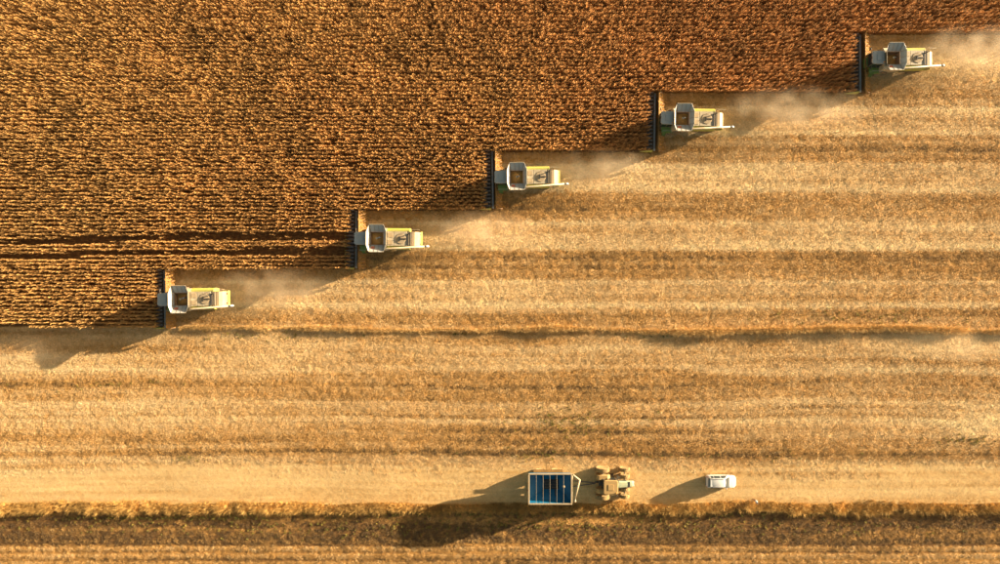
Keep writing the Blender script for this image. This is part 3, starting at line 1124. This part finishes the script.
def grain_heap(z0, hgt, seed):
    r = random.Random(seed)
    m = MB()
    n = 15
    vs, fs = [], []
    ox, oy = r.uniform(-.2, .1), r.uniform(-.15, .15)
    for i in range(n):
        for j in range(n):
            x, y = -1 + 2 * i / (n - 1), -1 + 2 * j / (n - 1)
            z = z0 + hgt * max(0, 1 - math.hypot(x - ox, y - oy) * .85) + r.uniform(-.018, .018)
            k = .95 - (3.3 - z) / 1.05 * .19 - .03
            vs.append((x * k, y * k, z))
    for i in range(n - 1):
        for j in range(n - 1):
            a = i * n + j
            fs.append((a, a + n, a + n + 1, a + 1))
    b0 = len(vs)
    # closed underside resting on the tank floor
    for (i, j) in ((0, 0), (n - 1, 0), (n - 1, n - 1), (0, n - 1)):
        x, y = (-1, 1)[i > 0], (-1, 1)[j > 0]
        vs.append((x * .73, y * .73, 2.285))
    e0 = [i * n for i in range(n)]
    e1 = [(n - 1) * n + j for j in range(n)]
    e2 = [i * n + n - 1 for i in range(n - 1, -1, -1)]
    e3 = [j for j in range(n - 1, -1, -1)]
    fs.append(tuple(e0) + (b0 + 1, b0))
    fs.append(tuple(e1) + (b0 + 2, b0 + 1))
    fs.append(tuple(e2) + (b0 + 3, b0 + 2))
    fs.append(tuple(e3) + (b0, b0 + 3))
    fs.append((b0, b0 + 1, b0 + 2, b0 + 3))
    m.add(vs, fs)
    return m


P_GRAIN = paint('maize_grain', (0.50, 0.23, 0.045), .7, dust=.5, dcol=(.62, .33, .08), scale=9, bump=1.0)
proto_h = make_harvester()
WHERE = ['leftmost and lowest in the diagonal line', 'second from the left in the diagonal line', 'in the middle of the diagonal line of five',
         'second from the right in the diagonal line', 'rightmost and highest in the diagonal line']
GW = ['leftmost', 'second from left', 'middle', 'second from right', 'rightmost']
for i, (hx, hy) in enumerate(HARV):
    o = proto_h if i == 0 else copy_tree(proto_h)
    o.location = (hx, hy, 0)
    o.rotation_euler = (0, 0, math.radians((0.9, -.5, .8, -.9, .3)[i]))
    tag(o, 'cream and lime green combine harvester, ' + WHERE[i], 'combine harvester', 'combine harvesters cutting the corn side by side')
    g = grain_heap((2.55, 2.80, 2.86, 2.68, 2.36)[i], (.22, .36, .42, .34, .14)[i], 900 + i).build('grain_heap', P_GRAIN, smooth=False)
    g.location = (hx, hy, 0)
    g.rotation_euler = o.rotation_euler
    tag(g, f'heap of golden corn grain inside the tank of the {GW[i]} harvester', 'grain', 'grain heaps in the harvester tanks')

# ------------------------------------------------------------------ tractor (drives towards +x)
def make_tractor(loc):
    t = empty('tractor', loc)
    RX, FX = -.75, 2.40
    MB().bb(RX - .5, FX + .3, -.32, .32, .75, 1.35).build('chassis', P_DARK, t, bevel=.04)
    for s in (1, -1):
        for k, (yy, ww) in enumerate(((.98, .62), (1.92, .62))):
            wheel(t, RX, s * yy, 1.02, ww, paint('yellow_rim', (.55, .40, .05), .6, dust=.5), P_RUBBER2, 24)
            wheel(t, FX, s * (yy - .04), .80, ww * .85, paint('yellow_rim', (.55, .40, .05), .6), P_RUBBER2, 20)
    MB().tube([(RX, -2.0, 1.02), (RX, 2.0, 1.02)], .13, 8).build('rear_axle', P_DARK, t)
    MB().tube([(FX, -1.95, .80), (FX, 1.95, .80)], .10, 8).build('front_axle', P_DARK, t)
    rings = []
    for x, hw, z0, zt in ((1.05, .52, 1.36, 2.12), (1.6, .52, 1.36, 2.08), (2.6, .46, 1.36, 1.96), (3.35, .42, 1.30, 1.82), (3.62, .34, 1.22, 1.62)):
        rings.append([(x, -hw, z0), (x, hw, z0), (x, hw, zt - .16), (x, hw * .7, zt - .02), (x, 0, zt), (x, -hw * .7, zt - .02), (x, -hw, zt - .16)])
    hood = MB().loft(rings).build('hood', P_PALEGREEN, t, smooth=False, bevel=.03)
    MB().bb(3.56, 3.66, -.30, .30, 1.26, 1.56).build('grille', P_BLACK, hood)
    MB().bb(2.78, 2.98, -.40, .40, 1.90, 1.97).build('air_vent', P_BLACK, hood)
    for s in (1, -1):
        MB().bb(3.60, 3.68, s * .26 - .06, s * .26 + .06, 1.60, 1.68).build('headlight', P_LAMP, hood)
        MB().bb(1.3, 2.5, s * .515, s * .535, 1.45, 1.8).build('side_grille', P_BLACK, hood)
    MB().tube([(1.25, .62, 1.4), (1.25, .62, 2.9), (1.15, .62, 3.05)], .065, 10).build('exhaust', P_DARK, t, smooth=True)
    cab = MB().prism([(-.75, 1.36), (-.85, 2.3), (-.72, 3.05), (.88, 3.05), (1.02, 2.2), (.95, 1.36)], -.82, .82, 'y').build('cab', GLASS, t, bevel=.04)
    for x in (-.78, .12, .92):
        for s in (1, -1):
            MB().bb(x - .04, x + .04, s * .81, s * .87, 1.38, 3.06).build('pillar', P_DARK, cab)
    rf = MB().prism([(-.92, -.86), (-.72, -1.0), (.95, -.98), (1.10, -.80), (1.10, .80), (.95, .98), (-.72, 1.0), (-.92, .86)], 3.07, 3.34, 'z').build('roof', P_TAN, cab, bevel=.09)
    MB().bb(-.3, .5, -.4, .4, 3.342, 3.385).build('roof_hatch', P_TAN, rf, bevel=.02)
    MB().lathe([(.02, 3.34), (.07, 3.34), (.06, 3.47), (.02, 3.5)], (.85, -.75, 0), 'z', 10).build('beacon', MATS['amber_lens'], rf)
    for s in (1, -1):
        MB().prism([(-1.65, 1.75), (-1.35, 2.1), (-.2, 2.12), (.25, 1.6), (.2, 1.5), (-.25, 2.02), (-1.3, 2.0), (-1.57, 1.68)], s * .68, s * 1.28, 'y').build('fender', P_TAN, t)
        ma = MB().tube([(.95, s * .85, 2.7), (1.1, s * 1.35, 2.7)], .025, 6).build('mirror_arm', P_DARK, t)
        MB().bb(1.07, 1.14, s * 1.27, s * 1.5, 2.35, 2.75).build('mirror', P_BLACK, ma, bevel=.02)
        st = MB().bb(.35, .85, s * .84, s * 1.2, .55, .62).build('step', P_DARK, t)
        MB().bb(.38, .82, s * .84, s * 1.08, .95, 1.02).build('upper_step', P_DARK, st)
        MB().bb(.3, .4, s * .5, s * .84, .55, 1.4).build('step_bracket', P_DARK, st)
    MB().bb(1.2, 2.0, .56, .95, .75, 1.25).build('fuel_tank', P_CREAM, t, bevel=.05)
    MB().bb(3.25, 3.75, -.35, .35, .70, 1.15).build('front_weight', P_DARK, t, bevel=.03)
    MB().bb(-1.75, -1.24, -.12, .12, .55, .68).build('drawbar_hitch', P_DARK, t)
    return t


tx, ty = (606.6 - 500) * S, (282 - 480.9) * S
tr = make_tractor((tx, ty, 0))
tr.scale = (1.05, 1.05, 1.05)
tag(tr, 'dust covered tractor with dual wheels and tan cab roof between trailer and car', 'tractor')

# ------------------------------------------------------------------ grain trailer (chaser bin)
def make_trailer(loc):
    t = empty('grain_trailer', loc)
    LX, LY, Z1 = 3.08, 2.12, 3.60
    zm, zb = 2.35, 1.10
    ix, iy = 1.1, .75
    ym, xm = LY * .93, LX * .97
    dx, dy = .35, 0.0
    # hopper walls: upper band then funnel; outside and inside skins
    top = [(-LX, -LY), (LX, -LY), (LX, LY), (-LX, LY)]
    mid = [(-xm, -ym), (xm, -ym), (xm, ym), (-xm, ym)]
    bot = [(-ix + dx, -iy), (ix + dx, -iy), (ix + dx, iy), (-ix + dx, iy)]
    for k in range(4):
        j = (k + 1) % 4
        q4 = [(*mid[k], zm), (*mid[j], zm), (*top[j], Z1), (*top[k], Z1)]
        w_ = MB().slab(q4, .05).build('hopper_wall', P_BLUE, t)
        q4 = [(*bot[k], zb), (*bot[j], zb), (*mid[j], zm), (*mid[k], zm)]
        MB().slab(q4, .05).build('hopper_slope', P_BLUE, t)
        # outside stiffeners
        a, b_ = Vector((*top[k], Z1 - .1)), Vector((*top[j], Z1 - .1))
        a2, b2 = Vector((*mid[k], zm)), Vector((*mid[j], zm))
        for u in (.25, .5, .75):
            MB().tube([a.lerp(b_, u), a2.lerp(b2, u)], .06, 5).build('stiffener', P_BLUE, w_)
    fl = MB().bb(-ix + dx, ix + dx, -iy, iy, zb - .06, zb).build('floor_gate', P_BLACK, t)
    for k in range(3):
        MB().bb(dx - ix + .1, dx + ix - .1, -.5 + k * .45, -.42 + k * .45, zb + .02, zb + .10).build('gate_bar', P_DARK, fl)
    # rim rails
    for s in (1, -1):
        MB().bb(-LX - .10, LX + .10, s * (LY + .05) - .10, s * (LY + .05) + .10, Z1 - .02, Z1 + .10).build('rim_rail', P_TARPBOW, t, bevel=.03)
        MB().bb(s * (LX + .02) - .12, s * (LX + .02) + .12, -LY + .085, LY - .085, Z1 - .02, Z1 + .095).build('rim_rail', P_TARPBOW, t, bevel=.03)
    # bows across the top
    for k in range(5):
        x = -2.02 + k * .99
        pts = [(x, -LY + .02, Z1 + .05), (x, -LY * .6, Z1 + .17), (x, 0, Z1 + .22), (x, LY * .6, Z1 + .17), (x, LY - .02, Z1 + .05)]
        MB().tube(pts, .02, 7).build('bow', P_BOW, t)
    bx = MB().lathe([(.02, Z1 + .24), (.18, Z1 + .24), (.18, Z1 + .36), (.02, Z1 + .40)], (1.94, .42, 0), 'z', 12).build('level_sensor', P_TARPBOW, t)
    # running gear
    MB().bb(-2.9, 3.0, -.62, -.44, .75, 1.0).build('frame_beam', P_DARK, t)
    MB().bb(-2.9, 3.0, .44, .62, .75, 1.0).build('frame_beam', P_DARK, t)
    for x in (-2.4, -.9, .9, 2.4):
        for s in (1, -1):
            MB().tube([(x, s * .55, .95), (x * 1.0, s * 1.45, 2.0)], .06, 6).build('strut', P_DARK, t)
    for x in (-1.25, 1.05):
        MB().tube([(x, -1.75, .78), (x, 1.75, .78)], .09, 8).build('axle', P_DARK, t)
        for s in (1, -1):
            wheel(t, x, s * 1.82, .78, .62, P_TARPBOW, P_RUBBER2, 18)
    for s in (1, -1):
        MB().bb(-2.3, 2.0, s * 2.02 - .3, s * 2.02 + .3, 1.62, 1.67).build('mudguard', P_STRAWDUST, t)
    db = MB()
    db.tube([(3.0, -.52, .85), (6.75, -.06, .62)], .09, 6)
    db.tube([(3.0, .52, .85), (6.75, .06, .62)], .09, 6)
    db = db.build('drawbar', P_DARK, t)
    MB().lathe([(.05, .56), (.14, .56), (.14, .68), (.05, .68)], (6.85, 0, 0), 'z', 12).build('towing_eye', P_DARK, db)
    # folded unloading auger across the front
    ua = MB().tube([(3.25, 2.12, 3.35), (3.45, 1.9, 3.5), (4.35, 1.22, 3.45)], [.13, .13, .13], 10).build('unloading_auger', P_TARPBOW, t, smooth=True)
    MB().tube([(4.30, 1.30, 3.46), (3.52, -1.75, 3.40)], .14, 10).build('folded_tube', P_TARPBOW, ua, smooth=True)
    MB().tube([(3.6, -1.55, 3.38), (3.6, -1.9, 3.2), (3.7, -1.98, 2.95)], [.15, .17, .16], 10).build('spout', P_CREAM, ua, smooth=True)
    MB().tube([(3.22, 2.0, 3.3), (3.3, .6, 1.6), (2.9, .2, 1.1)], .13, 8).build('riser_tube', P_CREAM, ua, smooth=True)
    ld = MB()
    for y in (-1.1, -.7):
        ld.tube([(3.28, y, 1.2), (3.32, y, 3.5)], .025, 5)
    ld = ld.build('ladder', P_CREAM, t)
    for k in range(6):
        MB().tube([(3.29, -1.1, 1.4 + k * .36), (3.29, -.7, 1.4 + k * .36)], .018, 5).build('rung', P_CREAM, ld)
    for s in (1, -1):
        MB().bb(-LX - .22, -LX - .04, s * .55 - .12, s * .55 + .12, 2.35, 2.5).build('tail_lamp', P_REDLAMP if s < 0 else MATS['amber_lens'], t)
    return t


gx_, gy_ = PX(550.2, 489.4, 3.6)
tl = make_trailer((gx_, gy_ + .03, 0))
tag(tl, 'large grain trailer with blue inside and cream bows across its open top', 'trailer')

# ------------------------------------------------------------------ white car (drives towards +x)
def make_car(loc):
    t = empty('car', loc)
    # stations: x, sill z, belt z, top z, half width sill, belt, top
    st = [(-2.22, .48, .78, .86, .62, .66, .60), (-2.16, .36, .88, 1.00, .78, .82, .68), (-2.02, .30, .95, 1.20, .84, .88, .66), (-1.72, .26, .98, 1.55, .87, .90, .62),
          (-1.45, .26, .98, 1.60, .88, .905, .63), (-.6, .26, .97, 1.64, .89, .91, .64), (.15, .26, .96, 1.60, .89, .91, .64), (.50, .26, .96, 1.50, .89, .905, .63),
          (1.12, .26, .95, 1.06, .88, .90, .74), (1.30, .26, .94, 1.02, .88, .895, .78), (1.75, .28, .90, .97, .86, .87, .72), (2.05, .32, .82, .88, .76, .78, .62), (2.20, .42, .70, .76, .52, .56, .46)]
    rings = []
    for x, zs, zb, zt, ws, wb, wt in st:
        zt2 = zt - .05
        r = [(x, -ws, zs), (x, -wb - .01, (zs + zb) / 2), (x, -wb, zb), (x, -wt - .02, zt2), (x, -wt * .8, zt - .01), (x, 0, zt + .015), (x, wt * .8, zt - .01), (x, wt + .02, zt2), (x, wb, zb), (x, wb + .01, (zs + zb) / 2), (x, ws, zs)]
        rings.append(r)
    body = MB().loft(rings).build('body', P_WHITE, t, smooth=True)
    md = body.modifiers.new('edge', 'EDGE_SPLIT')
    md.split_angle = math.radians(42)

    def side_pt(i, j, u, f, s, off=.006):
        """point between stations i..j at u, height fraction f from belt to top edge, side s"""
        A, B = st[i], st[j]
        x = A[0] + (B[0] - A[0]) * u
        zb = A[2] + (B[2] - A[2]) * u
        zt = A[3] - .05 + (B[3] - A[3]) * u
        wb = A[5] + (B[5] - A[5]) * u
        wt = A[6] + .02 + (B[6] - A[6]) * u
        return Vector((x, s * (wb + (wt - wb) * f + off), zb + (zt - zb) * f + .004))
    for s in (1, -1):
        for (i0, u0, i1, u1) in ((3, .2, 4, .75), (4, .15, 5, .38), (5, .08, 6, .95)):
            pass
        for xs in ((-1.66, -1.28), (-1.18, -.30), (-.18, .74)):
            def at(x, f):
                for k in range(len(st) - 1):
                    if st[k][0] <= x <= st[k + 1][0]:
                        return side_pt(k, k + 1, (x - st[k][0]) / (st[k + 1][0] - st[k][0]), f, s, .022)
            x0, x1 = xs
            xt = .40 if x1 > .5 else x1
            pts = [at(x0, .05), at((x0 + x1) / 2, .05), at(x1, .05), at(xt, .92), at((x0 + xt) / 2, .93), at(x0 + (.06 if x0 < -1.5 else 0), .92)]
            if s < 0:
                pts = pts[::-1]
            MB().slab(pts, .004).build('side_window', GLASS2, t)
        MB().bb(-1.55, .35, s * .60 - .02, s * .60 + .02, 1.625, 1.675).build('roof_rail', P_CHROME, t, bevel=.01)
        mi = MB().box((.72, s * 1.0, 1.02), (.16, .2, .13)).build('wing_mirror', P_WHITE, t, bevel=.04)
        MB().box((2.06, s * .58, .76), (.22, .26, .12), rz=-s * .5).build('headlight', P_LAMP, t, bevel=.03)
        MB().box((-2.12, s * .70, .93), (.12, .2, .18), rz=s * .35).build('tail_lamp', P_REDLAMP, t, bevel=.03)
        for x in (-1.32, 1.34):
            w_ = wheel(t, x, s * .80, .335, .22, P_CHROME, P_RUBBER, 0, rim_r=.66)
        for x0, x1 in ((-1.1, -.28), (-.26, .78)):
            dr = MB().bb(x0, x1, s * .913, s * .922, .42, .90).build('door', P_WHITE, t)
            MB().bb(x0 + .08, x0 + .26, s * .924, s * .95, .82, .86).build('handle', P_CHROME, dr)
    # windscreen and rear window between roof edge and bonnet
    MB().slab([(.52, -.61, 1.515), (1.12, -.76, 1.085), (1.12, .76, 1.085), (.52, .61, 1.515)], .012).build('windscreen', GLASS2, t)
    MB().slab([(-1.77, .58, 1.545), (-2.05, .66, 1.225), (-2.05, -.66, 1.225), (-1.77, -.58, 1.545)], .012).build('rear_window', GLASS2, t)
    MB().box((-1.70, 0, 1.585), (.24, 1.16, .05)).build('roof_spoiler', P_WHITE, t, bevel=.02)
    MB().bb(2.12, 2.215, -.35, .35, .50, .64).build('grille', P_BLACK, t, bevel=.02)
    MB().box((-2.2, 0, .55), (.12, 1.3, .16)).build('rear_bumper', P_BLACK, t, bevel=.04)
    MB().bb(-1.9, 1.9, -.75, .75, .22, .34).build('underbody', P_BLACK, t)
    return t


# the windows follow the body; wheels need arches dark behind them
car = make_car(((719.4 - 500) * S, (282 - 480.2) * S, 0))
tag(car, 'white five door car parked on the pale track, right of the tractor', 'car')

# ------------------------------------------------------------------ person standing at the verge
def make_person(loc, rz):
    t = empty('person', loc, rz)
    SK = paint('skin', (.45, .26, .17), .6, dust=.0)
    SHIRT = paint('white_shirt', (.72, .70, .66), .8, dust=.04)
    TR = paint('brown_trousers', (.10, .055, .035), .85, dust=.1)
    HAIR = paint('dark_hair', (.02, .016, .014), .7, dust=.0)
    SHOE = paint('dark_shoes', (.03, .025, .02), .6, dust=.3)

    def rem(o, v):
        md = o.modifiers.new('remesh', 'REMESH')
        md.mode = 'VOXEL'
        md.voxel_size = v
        sm = o.modifiers.new('smooth', 'SMOOTH')
        sm.iterations = 3
        return o
    m = MB()
    # torso, neck, head, arms, legs as one surface (merged by voxels)
    m.tube([(0, 0, .86), (0, 0, 1.0), (0, 0, 1.2), (0, 0, 1.38), (0, 0, 1.46)], [.13, .135, .14, .15, .07], 16, (1.15, .75))
    m.tube([(0, 0, 1.42), (.01, 0, 1.52)], [.058, .054], 12)
    m.lathe([(.02, 1.485), (.062, 1.50), (.078, 1.55), (.086, 1.61), (.084, 1.67), (.06, 1.72), (.02, 1.74)], (.015, 0, 0), 'z', 16)
    m.tube([(.085, 0, 1.625), (.115, 0, 1.59), (.09, 0, 1.58)], [.012, .017, .012], 8)      # nose
    m.tube([(.09, -.028, 1.548), (.094, 0, 1.546), (.09, .028, 1.548)], .010, 6)            # mouth
    for s in (1, -1):
        m.tube([(.0, s * .088, 1.60), (-.005, s * .094, 1.64)], .018, 6)                     # ear
        sh, el, wr = (0, s * .18, 1.40), (-.02 + .02 * s, s * .25, 1.12), (.12, s * .23, .90)
        m.tube([sh, el, wr], [.055, .042, .030], 10)
        pal = Vector(wr)
        pe = pal + Vector((.045, -.004 * s, -.075))
        m.tube([pal, pal.lerp(pe, .5), pe], [.028, .036, .034], 8, (.55, 1))
        for q, ln in ((-.027, .070), (-.009, .082), (.009, .076), (.027, .058)):
            b0 = pe + Vector((q, 0, -.004))
            m.tube([b0, b0 + Vector((.008, -.006 * s, -ln * .5)), b0 + Vector((.004, -.026 * s, -ln))], [.0095, .009, .007], 6)
        m.tube([pal + Vector((.035, 0, -.03)), pal + Vector((.075, -.01 * s, -.06)), pal + Vector((.085, -.02 * s, -.095))], [.012, .011, .008], 6)
        m.tube([(0, s * .085, .88), (.015, s * .095, .48), (-.01, s * .10, .08)], [.085, .058, .042], 12)
        m.tube([(-.05, s * .10, .05), (.06, s * .11, .045), (.16, s * .125, .035)], [.036, .042, .03], 8)
    body = rem(m.build('body', SK, t, smooth=True), .007)
    for s in (1, -1):
        MB().lathe([(.001, -.006), (.009, -.004), (.011, 0), (.009, .004), (.001, .006)], (.094, s * .032, 1.625), 'x', 8).build('eye', HAIR, t)
    m = MB()
    m.tube([(0, 0, .84), (0, 0, 1.0), (0, 0, 1.2), (0, 0, 1.39), (0, 0, 1.46)], [.155, .152, .158, .168, .085], 18, (1.15, .78))
    for s in (1, -1):
        m.tube([(0, s * .16, 1.41), (-.01 + .01 * s, s * .215, 1.25), (-.02 + .02 * s, s * .245, 1.15)], [.07, .064, .060], 12)
    rem(m.build('shirt', SHIRT, t, smooth=True), .012)
    m = MB()
    m.tube([(0, 0, .78), (0, 0, .88), (0, 0, .96)], [.13, .15, .146], 16, (1.15, .76))
    for s in (1, -1):
        m.tube([(0, s * .085, .86), (.015, s * .095, .48), (-.01, s * .10, .10)], [.098, .073, .062], 12)
    rem(m.build('trousers', TR, t, smooth=True), .012)
    m = MB()
    m.lathe([(.092, 1.63), (.096, 1.67), (.074, 1.735), (.02, 1.76)], (.0, 0, 0), 'z', 16)
    m.tube([(-.055, 0, 1.54), (-.065, 0, 1.64), (-.03, 0, 1.72)], [.05, .06, .05], 10)
    rem(m.build('hair', HAIR, t, smooth=True), .01)
    for s in (1, -1):
        m = MB()
        m.tube([(-.06, s * .10, .045), (.06, s * .11, .042), (.17, s * .127, .034)], [.042, .048, .034], 10, (1, .95))
        m.build('shoe', SHOE, t, smooth=True)
    return t


ppx, ppy = PX(753.6, 499.6, 0)
prs = make_person((ppx, ppy, -.02), math.radians(200))
tag(prs, 'person in white shirt standing at the edge of the golden grass near the car', 'person')

# ------------------------------------------------------------------ dust raised behind the harvesters
def dust_mat(name, dens, scl):
    m = bpy.data.materials.new(name)
    m.use_nodes = True
    nt = m.node_tree
    nt.nodes.remove(nt.nodes['Principled BSDF'])
    pv = nt.nodes.new('ShaderNodeVolumePrincipled')
    pv.inputs['Color'].default_value = (.96, .80, .57, 1)
    pv.inputs['Anisotropy'].default_value = .2
    tc = nt.nodes.new('ShaderNodeTexCoord')
    ln = nt.nodes.new('ShaderNodeVectorMath')
    ln.operation = 'LENGTH'
    nt.links.new(tc.outputs['Object'], ln.inputs[0])
    mr = nt.nodes.new('ShaderNodeMapRange')
    mr.interpolation_type = 'SMOOTHSTEP'
    mr.inputs['From Min'].default_value = 1.0
    mr.inputs['From Max'].default_value = 0.15
    nt.links.new(ln.outputs['Value'], mr.inputs['Value'])
    geo = nt.nodes.new('ShaderNodeNewGeometry')
    nz = nt.nodes.new('ShaderNodeTexNoise')
    nz.inputs['Scale'].default_value = scl
    nz.inputs['Detail'].default_value = 5
    nt.links.new(geo.outputs['Position'], nz.inputs['Vector'])
    m2 = nt.nodes.new('ShaderNodeMapRange')
    m2.inputs['From Min'].default_value = .34
    m2.inputs['From Max'].default_value = .68
    nt.links.new(nz.outputs['Fac'], m2.inputs['Value'])
    mu = nt.nodes.new('ShaderNodeMath')
    mu.operation = 'MULTIPLY'
    nt.links.new(mr.outputs['Result'], mu.inputs[0])
    nt.links.new(m2.outputs['Result'], mu.inputs[1])
    mu2 = nt.nodes.new('ShaderNodeMath')
    mu2.operation = 'MULTIPLY'
    mu2.inputs[1].default_value = dens
    nt.links.new(mu.outputs[0], mu2.inputs[0])
    nt.links.new(mu2.outputs[0], pv.inputs['Density'])
    nt.links.new(pv.outputs[0], nt.nodes['Material Output'].inputs['Volume'])
    return m


D1 = dust_mat('harvest_dust', .16, .36)
D2 = dust_mat('settling_dust', .045, .2)
sph = MB().lathe([(math.sin(math.pi * k / 10) + (1e-3 if k in (0, 10) else 0), -math.cos(math.pi * k / 10)) for k in range(11)], (0, 0, 0), 'z', 20)
dust_me = sph.mesh('dust_plume')
dust_me.materials.append(D1)
settle_me = sph.mesh('settling_dust')
settle_me.materials.append(D2)
for (dpx, dpy, rx, ry, rz_, lab) in (
        (275, 288, 11.0, 3.8, 2.7, 'pale dust plume drifting behind the leftmost harvester'),
        (478, 230, 11.0, 3.6, 2.6, 'pale dust plume drifting behind the second harvester from the left'),
        (604, 170, 11.0, 3.6, 2.6, 'pale dust plume drifting behind the middle harvester'),
        (795, 110, 13.0, 4.0, 2.8, 'pale dust plume drifting behind the second harvester from the right'),
        (975, 50, 12.0, 4.0, 2.8, 'pale dust plume drifting behind the rightmost harvester'),
        (20, 352, 10.0, 3.6, 2.2, 'settling dust below the left end of the standing corn'),
        (965, 346, 13.0, 3.4, 2.0, 'settling dust over the stubble at the right edge')):
    o = bpy.data.objects.new('dust_plume', settle_me if lab.startswith('settling') else dust_me)
    COL.objects.link(o)
    x, y = PX(dpx, dpy, 1.0)
    o.location = (x, y, rz_ * .72)
    o.scale = (rx, ry, rz_)
    tag(o, lab, 'dust', kind='stuff')
